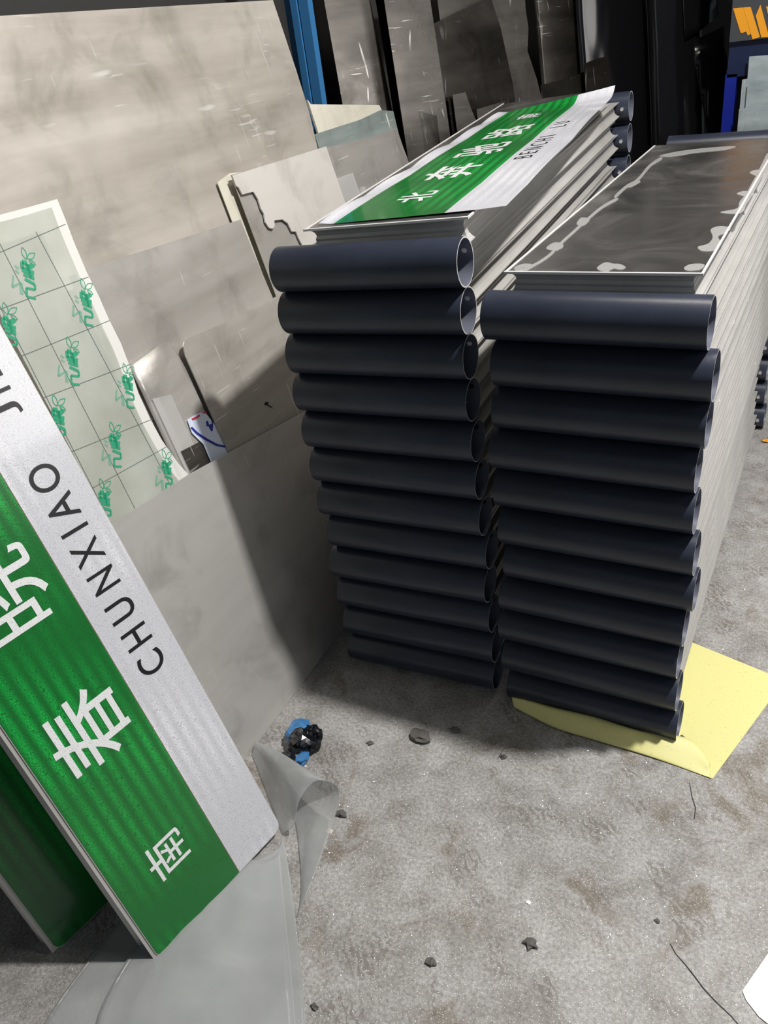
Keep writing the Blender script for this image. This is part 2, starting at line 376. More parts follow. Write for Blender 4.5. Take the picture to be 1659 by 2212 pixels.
def logo(cx, cy, s=1.0):
    """rotated print: a light outline stroke, a bold three-letter word and a leaf"""
    D = []; Lt = []
    c0 = LW.at(cx, cy, WK - .001)
    def poly(pts, dest): dest.append([LW.pt(c0[0] + s * x, c0[1] + s * y, WK - .0008) for x, y in pts])
    # axes: word runs up the sheet tilted 20 degrees
    a = math.radians(62)
    def R_(x, y): return (x * math.cos(a) - y * math.sin(a), x * math.sin(a) + y * math.cos(a))
    def bar(x0, y0, x1, y1, wd, dest):
        dx, dy = x1 - x0, y1 - y0; l = math.hypot(dx, dy); wd = wd * (1.45 if wd > .002 else 1); nx, ny = -dy / l * wd / 2, dx / l * wd / 2
        poly([R_(x0 + nx, y0 + ny), R_(x1 + nx, y1 + ny), R_(x1 - nx, y1 - ny), R_(x0 - nx, y0 - ny)], dest)
    for q in ((-.042, -.012, -.042, .006, .003), (-.042, .006, -.026, .006, .003), (-.026, .006, -.026, -.012, .003), (-.026, -.012, -.016, -.012, .003), (-.016, -.012, -.010, .008, .004),
              (-.006, -.012, -.002, .010, .004), (.003, -.012, .007, .012, .007), (.007, .011, .020, .011, .005), (.020, .011, .019, .001, .006), (.019, .001, .006, .000, .005), (.011, .000, .020, -.012, .006), (-.006, -.004, .006, -.002, .003)):
        bar(*q, D)
    for q in ((-.040, .016, -.018, .016, .005), (-.018, .016, -.030, .034, .003), (-.030, .034, -.008, .030, .003), (-.002, .018, .002, .026, .003), (.006, .018, .010, .026, .003)):
        bar(*q, Lt)
    def leaf(x, y, ang, l):
        pts = []
        for t in range(9):
            u = t / 8; pts.append((u * l, math.sin(math.pi * u) * l * .22))
        for t in range(8, -1, -1):
            u = t / 8; pts.append((u * l, -math.sin(math.pi * u) * l * .22))
        for i in range(len(pts) - 1):
            (xa, ya), (xb, yb) = pts[i], pts[i + 1]
            if math.hypot(xa - xb, ya - yb) < 1e-5: continue
            ca, sa = math.cos(ang), math.sin(ang)
            bar(x + xa * ca - ya * sa, y + xa * sa + ya * ca, x + xb * ca - yb * sa, y + xb * sa + yb * ca, .0016, D)
    leaf(.026, .002, .3, .022); leaf(.028, .000, -.9, .022); leaf(.026, -.004, -2.0, .014)
    for nm, dd, mt in (('printed_logo', D, ink_g), ('faded_logo', Lt, ink_l)):
        V = []; F = []
        for p in dd: F.append(tuple(range(len(V), len(V) + 4))); V += p
        oo = link(nm, mesh(nm, V, F, mt)); reparent(oo, wr)
for q in ((62, 592), (188, 655), (22, 712), (158, 782), (278, 835), (128, 908), (250, 962), (362, 1018), (228, 1085), (-60, 640)): logo(*q, 1.0)
# printed grid
def px_line(a, b, wd=.0011):
    A = LW.at(*a, WK - .0007); B = LW.at(*b, WK - .0007); dx, dy = B[0] - A[0], B[1] - A[1]; l = math.hypot(dx, dy); nx, ny = -dy / l * wd / 2, dx / l * wd / 2
    return [LW.pt(A[0] + nx, A[1] + ny, WK - .0007), LW.pt(B[0] + nx, B[1] + ny, WK - .0007), LW.pt(B[0] - nx, B[1] - ny, WK - .0007), LW.pt(A[0] - nx, A[1] - ny, WK - .0007)]
for a, b in (((0, 525), (292, 1098)), ((78, 500), (370, 1050)), ((0, 545), (142, 484)), ((0, 668), (192, 598)), ((10, 784), (238, 692)), ((72, 868), (284, 786)), ((120, 990), (330, 905)), ((190, 1060), (360, 965)), ((0, 660), (240, 1130))):
    reparent(link('printed_line', mesh('printed_line', px_line(a, b), [(0, 1, 2, 3)], ink_k)), wr)

# pile continuing along the wall, beyond the big sheet
sheet('beige_panel', LW, .105, [(665, 215), (672, 225), (820, 227), (836, 260), (850, 330)], beige_m, 'beige panel with a flat top edge beside the blue steel post', 'panel', th=.006)
sheet('acrylic_slab', LW, .095, [(680, 290), (780, 258), (822, 238), (850, 240), (862, 290), (890, 372)], acrylic_m, 'dusty greenish acrylic slab in front of the beige panel', 'panel', th=.006)
sheet('aluminium_sheet', LW, .086, [(700, 320), (800, 296), (856, 277), (880, 340), (905, 420)], alu_mid, 'dull grey aluminium sheet standing in front of the acrylic slab', 'metal sheet', th=.003)
sheet('clear_scrap', LW, .081, [(728, 386), (763, 373), (772, 400), (790, 450)], clear_m, 'small clear plastic strip beside the pale jagged board', 'plastic scrap')

# blue rack post made of three plates
bp = empty('rack_post', (-1.0, 1.12, 0)); tag(bp, 'blue painted steel rack post with layered edges behind the largest sheet', 'post')
q0 = hit(662, 0, (0, -1, 0), (0, 1.12, 0)).x; q1 = hit(683, 225, (0, -1, 0), (0, 1.12, 0)).x; qx = (q0 + q1) / 2
bp.location = (qx - .03, 1.12, 0)
for i, (a, b, yy) in enumerate(((-.045, -.022, .012), (-.018, .004, 0), (.008, .040, .006))):
    V, F = box_data(a, b, yy, yy + .03, 0, 3.5); link('post_plate', mesh('post_plate', V, F, blue_post_m), bp)

# back row
S = lambda k, px, mt, label, **kw: sheet(kw.pop('name', 'steel_sheet'), BW, k, px, mt, label, kw.pop('cat', 'metal sheet'), **kw)
S(.16, [(672, -160), (800, -160), (800, 0), (860, 300)], steel_grey, 'plain grey steel sheet between the blue post and the brownish edge-on sheet')
S(.12, [(790, -160), (812, -160), (812, 0), (880, 320)], steel_dark, 'brown-dark steel sheet seen narrowly beside the long scratched grey one')
S(.06, [(806, -160), (930, -160), (930, 0), (960, 200), (985, 380)], steel_grey, 'long scratched grey steel sheet with reddish smears in the back row')
S(.13, [(925, -160), (1120, -160), (1120, 0), (1130, 120)], steel_grey, 'tall dull steel sheet behind the square dark one')
S(.07, [(903, 68), (980, 30), (1060, -8), (1082, 60), (1108, 180), (1125, 300)], steel_dark, 'square dark brown steel sheet standing in the middle of the back row')
S(.10, [(1050, -120), (1128, -120), (1136, 20), (1142, 60), (1140, 110), (1150, 140), (1160, 170), (1174, 225)], steel_grey, 'grey steel sheet with a ragged pale edge beside the black sheets')
S(.03, [(978, 205), (1006, 199), (1020, 240), (1048, 300)], steel_grey, 'narrow steel strip standing before the square dark sheet', name='steel_strip', cat='metal strip')
S(.035, [(1030, 236), (1092, 218), (1100, 240), (1110, 280)], steel_grey, 'short wide steel offcut near the green sheeting', name='steel_strip', cat='metal strip')
S(.05, [(968, 210), (990, 204), (1000, 260), (1010, 330)], steel_dark, 'dark folded strip behind the narrow steel strip', name='steel_strip', cat='metal strip')
S(.06, [(905, 240), (944, 250), (950, 300), (965, 370)], steel_grey, 'short grey steel offcut at the foot of the long scratched sheet', name='steel_strip', cat='metal strip')
S(.14, [(1140, -160), (1240, -160), (1245, 0), (1275, 240)], steel_dark, 'tall dark steel sheet beside the ragged-edged one', bend=.01)
S(.10, [(1168, 184), (1230, 168), (1262, 155), (1270, 200), (1285, 270)], steel_dark, 'low dark steel sheet under the tall dark ones')
S(.11, [(1232, -160), (1400, -160), (1400, 0), (1410, 260)], black_gloss, 'wide black glossy sheet in the back row', bend=.03)
S(.06, [(1262, 138), (1312, 120), (1318, 180), (1326, 260)], steel_dark, 'faint small dark sheet leaning before the wide black one')
S(.04, [(1395, -160), (1500, -160), (1520, 0), (1530, 260)], black_gloss, 'bowed black glossy sheet beside the machine', bend=.07)
S(-.03, [(1468, -100), (1536, -100), (1553, 32), (1515, 60), (1478, 88)], black_gloss, 'short black offcut with a greenish sheen hanging over the bowed sheet', drop=False, bend=.02)
S(-.02, [(1490, 90), (1545, 60), (1556, 120), (1575, 200), (1570, 330), (1520, 330)], black_gloss, 'curled black sheet with a bright highlight near the machine', drop=False, bend=.05)

# machine
MY = 2.3
def mp(u, v, dy=0): p = hit(u, v, (0, -1, 0), (0, MY + dy, 0)); return p
mx0 = mp(1577, 90).x; mc = empty('machine_cabinet', (mx0 + .3, MY, 0)); tag(mc, 'charcoal and navy machine cabinet with orange lettering beyond the stacks', 'machine')
def mbox(name, x0, x1, z0, z1, y0, y1, mt):
    V, F = box_data(x0 - mc.location.x, x1 - mc.location.x, y0, y1, z0, z1); return link(name, mesh(name, V, F, mt), mc)
z85 = mp(1600, 88).z; z165 = mp(1600, 165).z
mbox('fascia', mx0, mx0 + .9, z85, z85 + .55, -.02, .45, machine_m)
mbox('navy_band', mx0, mx0 + .9, z165, z85, .0, .45, navy_m)
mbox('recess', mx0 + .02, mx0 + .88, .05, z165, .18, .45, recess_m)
mbox('blue_column', mx0 - .005, mx0 + .035, 0, z165 + .01, .0, .1, royal_m)
mbox('blue_column', mx0 + .86, mx0 + .9, 0, z165, .0, .1, royal_m)
mbox('base_plinth', mx0, mx0 + .9, 0, .06, .0, .45, navy_m)
for px_ in ([(1584, 18), (1604, 16), (1606, 17), (1622, 73), (1616, 77), (1612, 68), (1602, 72), (1600, 70)], [(1606, 16), (1622, 15), (1642, 80), (1626, 85)], [(1633, 34), (1643, 10), (1662, 80), (1645, 81)], [(1655, 14), (1675, 13), (1690, 78), (1672, 79)]):
    pp = [mp(u, v, -.022) for u, v in px_]; o = prism('orange_letter', pp, (0, -1, 0), .002, orange_m); reparent(o, mc)
for lab, px_, dy in (('tallest frosted panel leaning in the machine', [(1619, 122), (1700, 116), (1700, 300), (1612, 300)], .03), ('narrow frosted panel beside the blue column', [(1604, 172), (1620, 169), (1617, 300), (1594, 300)], .02),
                   ('spotted frosted panel in front of the tallest one', [(1615, 184), (1700, 176), (1700, 330), (1605, 330)], .01), ('low frosted panel against the blue column', [(1597, 236), (1612, 233), (1610, 330), (1592, 330)], .0)):
    pp = [mp(u, v, dy - .06) for u, v in px_]; pp[2].z = pp[3].z = .001
    tag(prism('frosted_panel', pp, (0, -1, 0), .004, glass_m), lab, 'panel', None)

# ---------------------------------------------------------------- street sign frames
PITCH = .089; RAD = .0445
def tube_mesh(Lt):
    n = 48; V = []; F = []; MI = []
    ri = RAD - .0028
    for x, r in ((-Lt / 2, RAD - .0005), (Lt / 2, RAD - .0005), (Lt / 2, ri), (-Lt / 2, ri)):
        for i in range(n): a = 2 * math.pi * i / n; V.append((x, r * math.cos(a), r * math.sin(a)))
    for k, mi in ((0, 0), (1, 1), (2, 2), (3, 1)):
        for i in range(n):
            j = (i + 1) % n; F.append((k * n + i, k * n + j, ((k + 1) % 4) * n + j, ((k + 1) % 4) * n + i)); MI.append(mi)
    me = mesh('tube', V, F, [tube_m, rim_m, inner_m], True, MI)
    bm = bmesh.new(); bm.from_mesh(me); bmesh.ops.recalc_face_normals(bm, faces=bm.faces)
    for e in bm.edges:
        if len(e.link_faces) == 2 and e.link_faces[0].material_index != e.link_faces[1].material_index: e.smooth = False
    bm.to_mesh(me); bm.free(); return me
PROF = [(0, .0215), (0, .0200), (.004, .0192), (.0095, .0165), (.0135, .0115), (.0150, .0055), (.0125, -.0005), (.0130, -.0045), (.0105, -.0105), (.0055, -.0160), (.0005, -.0192), (0, -.0215)]
def rail_mesh(W, y0, y1):
    V = []; F = []
    for d, z in PROF: V += [(-W / 2 + d, y0 + d, z), (W / 2 - d, y0 + d, z), (W / 2 - d, y1 - d, z), (-W / 2 + d, y1 - d, z)]
    n = len(PROF)
    for k in range(n - 1):
        for i in range(4): j = (i + 1) % 4; F.append((k * 4 + i, k * 4 + j, (k + 1) * 4 + j, (k + 1) * 4 + i))
    b = (n - 1) * 4
    F.append((b, b + 1, b + 2, b + 3)); F.append((3, 2, 1, 0))
    return mesh('rail', V, F, rail_m)
def plate_mesh(W, y0, y1, mt, z0=.0215, th=.0012, ins=-.001, rag=0):
    V, F = box_data(-W / 2 + ins, W / 2 - ins, y0 + ins, y1 - ins, z0, z0 + th); return mesh('plate', V, F, mt)
def ico(r, sub=2):
    bm = bmesh.new(); bmesh.ops.create_icosphere(bm, subdivisions=sub, radius=r); return bm
def bolt_mesh(mt, r=.006, h=.006):
    V = []; F = []; n = 6
    for z, rr in ((0, r), (h, r), (h * 1.25, r * .8)):
        for i in range(n): a = 2 * math.pi * i / n; V.append((rr * math.cos(a), rr * math.sin(a), z))
    for k in range(2):
        for i in range(n): F.append((k * n + i, k * n + (i + 1) % n, (k + 1) * n + (i + 1) % n, (k + 1) * n + i))
    F.append(tuple(range(2 * n, 3 * n))); F.append(tuple(range(n - 1, -1, -1)))
    return mesh('bolt', V, F, mt)
bolt_z = bolt_mesh(bolt_m, .007, .007); bolt_k = bolt_mesh(burr_m, .0055, .006); rivet = bolt_mesh(hole_m, .0055, .002)  # white disc stands in for light coming through a tube hole
ORD = ['topmost', 'second', 'third', 'fourth', 'fifth', 'sixth', 'seventh', 'eighth', 'ninth', 'tenth', 'eleventh', 'twelfth']
def stack(n, Lt, W, xr, ya, yaw, rise, where, which, grp, roll=0, dx0=-.002, yaw0=0, yt=1.28):
    tm = tube_mesh(Lt); Y1 = 1.60
    rm_in = rail_mesh(W, .048, Y1 - .048); rm_out = rail_mesh(W, .036, 1.50)
    pl_out = plate_mesh(W, .036, yt, plate_m); rm_top = rail_mesh(W, .036, yt)
    LV = []; LF = []
    for b_ in ((-W / 2 - .002, W / 2 + .002, .032, .0375, .0205, .0245), (-W / 2 - .002, -W / 2 + .002, .0375, yt, .0205, .0238), (W / 2 - .002, W / 2 + .002, .0375, yt, .0205, .0238)):
        v_, f_ = box_data(*b_); LF += [tuple(i + len(LV) for i in q) for q in f_]; LV += v_
    lip_m = mesh('lip', LV, LF, rim_m)
    for k in range(n):
        z = (n - k) * PITCH - RAD
        pit = math.asin(rise * z / 1.6 / (n * PITCH))
        e = empty('tube_sign_frame', (xr[k] - Lt / 2, ya[k], z), (pit, 0, yaw))
        tag(e, '%s navy-tubed sign frame from the top of the %s' % (ORD[k], where), 'sign frame', grp)
        if k == n - 1: e['label'] = 'bottom navy-tubed sign frame of the %s' % where
        for y in (0, Y1):
            t = link('tube', tm, e, (0, y, 0)); t['label'] = 'navy painted tube with bare cut rim'
            s = 1 if y == 0 else -1
            b = link('rivet' if (k < 3 and y == 0) else 'bolt', rivet if (k < 3 and y == 0) else bolt_k, t)
            b.location = (Lt / 2 - .016, RAD - .0026, .010); b.rotation_euler = (math.radians(90), 0, 0)
            if y: b.location = (Lt / 2 - .02, -RAD, .0); b.data = bolt_z
        link('rail_frame', rm_in, e)
        # the plain board lying above this frame
        z2 = z + PITCH / 2
        pit = math.asin(rise * z2 / 1.6 / (n * PITCH))
        ro = roll * max(0, 1 - k / 5); e.rotation_euler.y = ro
        e2 = empty('sign_board', (xr[k] - Lt / 2 + (dx0 if k == 0 else random.uniform(-.004, .004)), ya[k] + random.uniform(-.003, .003), z2), (pit, ro * 1.2, yaw + (yaw0 if k == 0 else random.uniform(-.003, .003))))
        lab = ('bare aluminium board on top of the %s' % where) if k == 0 else 'aluminium board between %s and %s navy-tubed frames of the %s' % (ORD[k - 1], ORD[k], where)
        tag(e2, lab, 'sign board', 'plain boards in the %s' % which)
        link('rail_frame', rm_top if k == 0 else rm_out, e2)
        if k == 0: top = e2; link('face_plate', pl_out, e2)['label'] = 'mirror-like scuffed top plate'; link('plate_lip', lip_m, e2)['label'] = 'bright folded lip'
    return top
wl = 'stack beside the leaning sheets'; wr_ = 'stack on the yellow paper'
xl = [-.048, -.050, -.053, -.055, -.051, -.049, -.046, -.038, -.045, -.041, -.038, -.041]
yl = [.012, .016, .018, .02, .02, .022, .02, .024, .018, .022, .02, .022]
topL = stack(12, .392, .335, xl, yl, .006, .072, wl, wl, 'navy-tubed sign frames stacked beside the leaning sheets', -.026, .026, .032, 1.47)
xr = [.374, .388, .384, .374, .377, .384, .389, .376, .370, .374, .381]
yr = [0, -.002, .002, 0, .003, -.002, .004, 0, .002, 0, .002]
topR = stack(11, .382, .335, xr, yr, -.045, .022, wr_, wr_, 'navy-tubed sign frames stacked on the yellow paper')

# adhesive smears and painted film reflections on the right stack's mirror plate
bpy.context.view_layer.update()
MI = topR.matrix_world.inverted(); pn = (topR.matrix_world.to_3x3() @ Vector((0, 0, 1))); pp0 = topR.matrix_world @ Vector((0, 0, .0229))
def on_top(u, v, lift=0): return MI @ (hit(u, v, pn, pp0 + pn * lift))
def blob(px_, name='adhesive_reflection', n=5, th=.0007):
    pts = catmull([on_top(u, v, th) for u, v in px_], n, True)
    o = prism(name, pts, (0, 0, 1), th, glue_m, topR); o['label'] = 'milky adhesive and painted film reflection'; return o
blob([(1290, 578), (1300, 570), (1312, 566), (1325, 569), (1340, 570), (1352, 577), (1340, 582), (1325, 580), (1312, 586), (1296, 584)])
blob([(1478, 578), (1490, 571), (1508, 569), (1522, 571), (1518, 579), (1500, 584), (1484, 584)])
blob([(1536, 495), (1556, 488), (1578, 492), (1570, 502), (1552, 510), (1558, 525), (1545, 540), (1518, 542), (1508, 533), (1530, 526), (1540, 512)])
def glue_glint_line(px_, wd=3.2):
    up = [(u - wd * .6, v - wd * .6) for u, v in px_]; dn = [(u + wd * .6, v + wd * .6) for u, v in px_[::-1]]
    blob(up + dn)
glue_glint_line([(1118, 580), (1150, 574), (1186, 552), (1205, 532), (1222, 516), (1240, 500), (1262, 480), (1300, 448), (1332, 430)])
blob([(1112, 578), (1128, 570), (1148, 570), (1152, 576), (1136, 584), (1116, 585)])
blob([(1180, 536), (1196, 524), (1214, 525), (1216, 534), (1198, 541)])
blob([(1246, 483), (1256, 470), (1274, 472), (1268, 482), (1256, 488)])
glue_glint_line([(1330, 424), (1352, 404), (1378, 388), (1404, 358), (1428, 342)]); blob([(1350, 402), (1372, 390), (1384, 392), (1362, 404)])
blob([(1556, 458), (1592, 450), (1598, 436), (1612, 418), (1622, 400), (1634, 378), (1648, 350), (1659, 330), (1664, 346), (1650, 376), (1636, 402), (1624, 424), (1612, 442), (1606, 456), (1590, 462)])  # painted highlight line along the plate's right edge
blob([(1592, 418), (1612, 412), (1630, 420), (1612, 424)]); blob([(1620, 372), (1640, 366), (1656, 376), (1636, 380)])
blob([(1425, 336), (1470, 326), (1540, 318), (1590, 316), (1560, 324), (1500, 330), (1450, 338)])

# small white chips scattered on the right-hand flanks
rr_ = random.Random(5)
tear_me = mesh('film_tear', [(0, 0, 0), (.0, .012, .001), (.0, .006, .010), (.0012, .004, .003)], [(0, 1, 3), (1, 2, 3), (2, 0, 3), (0, 2, 1)], hole_m)
for o_ in [x for x in bpy.data.objects if x.name.startswith('sign_board') and x.parent is None and x.location.x > 0]:
    for _ in range(rr_.choice((0, 1, 1, 2))):
        t_ = link('film_tear', tear_me, o_, (.335 / 2 - .001, rr_.uniform(.25, 1.35), -.021)); t_.scale = (1, rr_.uniform(.7, 1.6), rr_.uniform(.6, 1.1))

# ---------------------------------------------------------------- lettering
def text_polys(body, bold=0.0):
    cu = bpy.data.curves.new('txt', 'FONT'); cu.body = body; cu.size = 1; cu.align_x = 'CENTER'; cu.offset = bold; cu.resolution_u = 6
    o = bpy.data.objects.new('txt', cu); C.objects.link(o); dg = bpy.context.evaluated_depsgraph_get()
    me = bpy.data.meshes.new_from_object(o.evaluated_get(dg)); bpy.data.objects.remove(o)
    V = [vv.co.copy() for vv in me.vertices]; F = [tuple(p.vertices) for p in me.polygons]; bpy.data.meshes.remove(me)
    xs = [p.x for p in V]; ys = [p.y for p in V]
    cx, cy = (min(xs) + max(xs)) / 2, (min(ys) + max(ys)) / 2; h = max(ys) - min(ys); wd = max(xs) - min(xs)
    return [((p.x - cx), (p.y - cy)) for p in V], F, wd, h
def letter(name, ch, fn, cu_, cv_, height, mt, parent, width=None, bold=0.01, fine=0):
    """ch written so that it reads along +v with its top towards -u"""
    P_, F, wd, h = text_polys(ch, bold); s = height / h; sx = (width / wd) if width else s
    bm = bmesh.new(); vs = [bm.verts.new((cu_ - y * s, cv_ + x * sx, 0)) for x, y in P_]
    for f in F:
        try: bm.faces.new([vs[i] for i in f])
        except ValueError: pass
    if fine:
        for j in range(1, 10):
            bmesh.ops.bisect_plane(bm, geom=bm.verts[:] + bm.edges[:] + bm.faces[:], plane_co=(0, cv_ - .07 + .014 * j, 0), plane_no=(0, 1, 0))
    for vv in bm.verts: vv.co = fn(vv.co.x, vv.co.y)
    bmesh.ops.recalc_face_normals(bm, faces=bm.faces)
    me = bpy.data.meshes.new(name); bm.to_mesh(me); bm.free(); me.materials.append(mt)
    return link(name, me, parent)

# ---------------------------------------------------------------- foreground green sign
SA = Vector((-.405, -.844, 0)); e_u = Vector((.223, .974, .036)); e_v = Vector((-.292, .031, .956)); e_u.normalize()
e_v = (e_v - e_u * e_v.dot(e_u)).normalized(); e_n = e_u.cross(e_v).normalized()
SW, SL = .325, 1.5
def sign_panel(name, org, label, text):
    org = Vector(org)
    M = Matrix((e_u, e_v, e_n)).transposed().to_4x4(); M.translation = org
    r = empty(name); r.matrix_world = M; tag(r, label, 'road sign')
    def rr(x0, x1, y0, y1, rads, n=6):
        pts = []
        for (cx, cy, a0), rd in zip(((x1, y0, -90), (x1, y1, 0), (x0, y1, 90), (x0, y0, 180)), rads):
            sx = -1 if cx == x1 else 1; sy = 1 if cy == y0 else -1
            for i in range(n + 1):
                a = math.radians(a0 + 90 * i / n); pts.append(Vector((cx + sx * rd + rd * math.cos(a), cy + sy * rd + rd * math.sin(a), 0)))
        return pts
    def pr(nm, pts, z, th, mt): return prism(nm, [p + Vector((0, 0, z)) for p in pts], (0, 0, 1), th, mt, r)
    pr('base_plate', rr(0, SW, 0, SL, (.018, .018, .018, .018)), 0, .002, rail_m)
    pr('green_field', rr(.0015, .203, .0015, SL - .0015, (.0005, .0005, .017, .017)), .0006, .0006, green_m)
    pr('white_band', rr(.2045, SW - .0015, .0015, SL - .0015, (.017, .017, .0005, .0005)), .0006, .0006, white_m)
    pr('band_seam', rr(.203, .2045, .0015, SL - .0015, (.0002,) * 4), .0005, .0005, edge_m)
    rm = rail_mesh(SW - .006, .004, SL - .004)
    rl = link('rail_frame', rm, r, (SW / 2 - .010, 0, -.0240))
    V, F = box_data(.006, SW - .006, .003, SL - .003, -.050, -.046); link('back_plate', mesh('back_plate', V, F, rail_m), r)
    if text:
        f = lambda u, v_: Vector((u, v_, .0013))
        for ch, v_, hh in (('南', .152, .078), ('春', .449, .138), ('晓', .725, .140), ('街', 1.00, .138)):
            letter('sign_character', ch, f, .108, v_, hh, letter_w, r, bold=.004)
        vs = (('C', .475, .040), ('H', .533, .036), ('U', .592, .037), ('N', .655, .037), ('X', .712, .042), ('I', .757, .0065), ('A', .800, .045), ('O', .858, .047), ('J', .980, .022), ('I', 1.012, .0065), ('E', 1.05, .034))
        for ch, v_, wd in vs: letter('sign_letter', ch, f, .262, v_, .052, letter_k, r, wd, bold=.004)
    return r
sign_panel('road_sign', SA + e_n * .001 + Vector((0, 0, .004)), 'green and white bilingual street sign with black CHUNXIAO lettering leaning in the foreground', True)
sg2 = sign_panel('road_sign', Vector((-.600, -.905, .004)), 'plain green sign unit in shadow behind the lettered street sign', False)

# ---------------------------------------------------------------- reflective film on the left stack
MLt = topL.matrix_world.copy(); zt = .0228
fr = empty('sign_film'); fr.matrix_world = MLt; tag(fr, 'loose green and white printed street sign film lying on the stack by the leaning sheets', 'sign film')
MIl = MLt.inverted(); pnl = MLt.to_3x3() @ Vector((0, 0, 1)); pl0 = MLt @ Vector((0, 0, zt))
cb = [MIl @ hit(u, v, pnl, pl0) for u, v in ((690, 488), (1095, 452), (1330, 206), (1078, 248))]
print('film corners', cb)
FWID = .405
def film(a, b, off=0.0):
    """a 0..1 across (white edge to pinyin side), b 0..1 along"""
    p = cb[0].lerp(cb[1], a).lerp(cb[3].lerp(cb[2], a), b)
    z = zt + .0016 + .0030 * abs(math.sin(b * 9.0 + a * 2.0)) * (.4 + abs(a - .45)) + .006 * max(0, a - .86) * 4 * (.6 + .4 * math.sin(b * 11))
    z += .006 * max(0, .07 - a) / .07 * abs(math.sin(b * 14 + .6))
    z += .022 * max(0, (b - .93) / .07) ** 2 * a
    return Vector((p.x, p.y, z + off))
def film_part(name, a0, a1, mt, na=10, nb=110):
    V = [film(a0 + (a1 - a0) * i / na, j / nb) for i in range(na + 1) for j in range(nb + 1)]
    F = [(i * (nb + 1) + j, (i + 1) * (nb + 1) + j, (i + 1) * (nb + 1) + j + 1, i * (nb + 1) + j + 1) for i in range(na) for j in range(nb)]
    o = link(name, mesh(name, V, F, mt, True), fr); return o
film_part('white_edge', 0, .085, white_m, 5); film_part('green_field', .085, .69, green_m, 14); film_part('white_band', .69, 1, white_m, 10)
LEN = (cb[3] - cb[0]).length
ff = lambda u, v_: film(u / FWID + .0, v_ / LEN, .0006)
for ch, b, hh in (('北', .130, .080), ('奔', .315, .135), ('驰', .50, .135), ('路', .685, .135), ('南', .870, .080)):
    letter('film_character', ch, ff, FWID * .385, b * LEN, hh, letter_w, fr, bold=.016, fine=1)
for ch, b, wd in (('B', .360, .026), ('E', .397, .024), ('N', .436, .028), ('C', .478, .031), ('H', .521, .028), ('I', .555, .005), ('L', .650, .022), ('U', .690, .028)):
    letter('film_letter', ch, ff, FWID * .785, b * LEN, .045, letter_k, fr, wd, bold=-.005, fine=1)

# ---------------------------------------------------------------- yellow backing paper
yp = empty('yellow_paper', (.38, .1, 0)); tag(yp, 'yellow backing paper lying under the stack with its front edge rolled up', 'paper')
def zz(p, z): return Vector((p.x, p.y, z))
flat = [fl(1112, 1512), fl(1197, 1560), fl(1300, 1592), fl(1440, 1640), fl(1540, 1682), fl(1659, 1520), fl(1722, 1478), fl(1659, 1455), fl(1500, 1390), fl(1300, 1310)]
o = prism('flat_sheet', [zz(p, .0012) for p in flat], (0, 0, 1), .0008, yellow_m); reparent(o, yp)
rows = []
bot = [(1112, 1528), (1197, 1572), (1279, 1598), (1350, 1619), (1440, 1648), (1537, 1683)]
top = [(1106, 1503), (1189, 1531), (1283, 1553), (1370, 1580), (1490, 1603), (1534, 1660)]
zt_ = [.022, .034, .036, .030, .022, .008]
r0 = [fl(u, v) for u, v in bot]
inner = [p + Vector((-.01, .05, 0)) for p in r0[:-1]] + [r0[-1] + Vector((0, .004, 0))]
r3 = [fl(u, v, z) for (u, v), z in zip(top, zt_)]
mid = [(a.lerp(b, .5) + Vector((.0, -.004, 0))) for a, b in zip(r0, r3)]
for i, mm_ in enumerate(mid): mm_.z = zt_[i] * .55
mid[-1] = r0[-1].lerp(r3[-1], .5)
lip = [p + Vector((0, .012, -.004 if z > .01 else 0)) for p, z in zip(r3, zt_)]
o = patch('rolled_edge', [[zz(p, .0022) for p in inner], [zz(p, .002) for p in r0], mid, r3, lip], yellow_m, 6, .0006); reparent(o, yp)

# ---------------------------------------------------------------- milky plastic film on the floor
pf = empty('plastic_film', (-.4, -.75, 0)); tag(pf, 'milky translucent plastic film on the floor under the green sign, one corner curled over', 'plastic film')
def grid_patch(name, rows, mt, **k):
    o = patch(name, [[fl(u, v, z) for u, v, z in r] for r in rows], mt, **k); reparent(o, pf); return o
grid_patch('lower_layer', [[(-20, 2330, .002), (60, 2260, .002), (150, 2130, .003), (235, 2020, .003), (330, 1900, .004), (420, 1800, .003)],
                           [(200, 2350, .002), (260, 2260, .003), (300, 2160, .004), (360, 2060, .004), (440, 1950, .003), (520, 1850, .003)],
                           [(520, 2350, .002), (530, 2260, .003), (545, 2150, .004), (560, 2040, .004), (590, 1930, .004), (590, 1840, .003)],
                           [(672, 2350, .002), (664, 2250, .002), (655, 2130, .003), (642, 2010, .004), (628, 1900, .006), (612, 1810, .004)]], film_m, n=7, wr=.004)
grid_patch('upper_layer', [[(185, 2350, .007), (215, 2190, .009), (285, 2060, .010), (380, 1960, .010), (500, 1850, .009)],
                           [(400, 2350, .006), (420, 2220, .010), (450, 2100, .013), (500, 1980, .012), (570, 1860, .010)],
                           [(640, 2350, .005), (640, 2230, .008), (630, 2100, .010), (618, 1980, .012), (605, 1840, .012)]], film_m, n=7, wr=.006, seed=3)
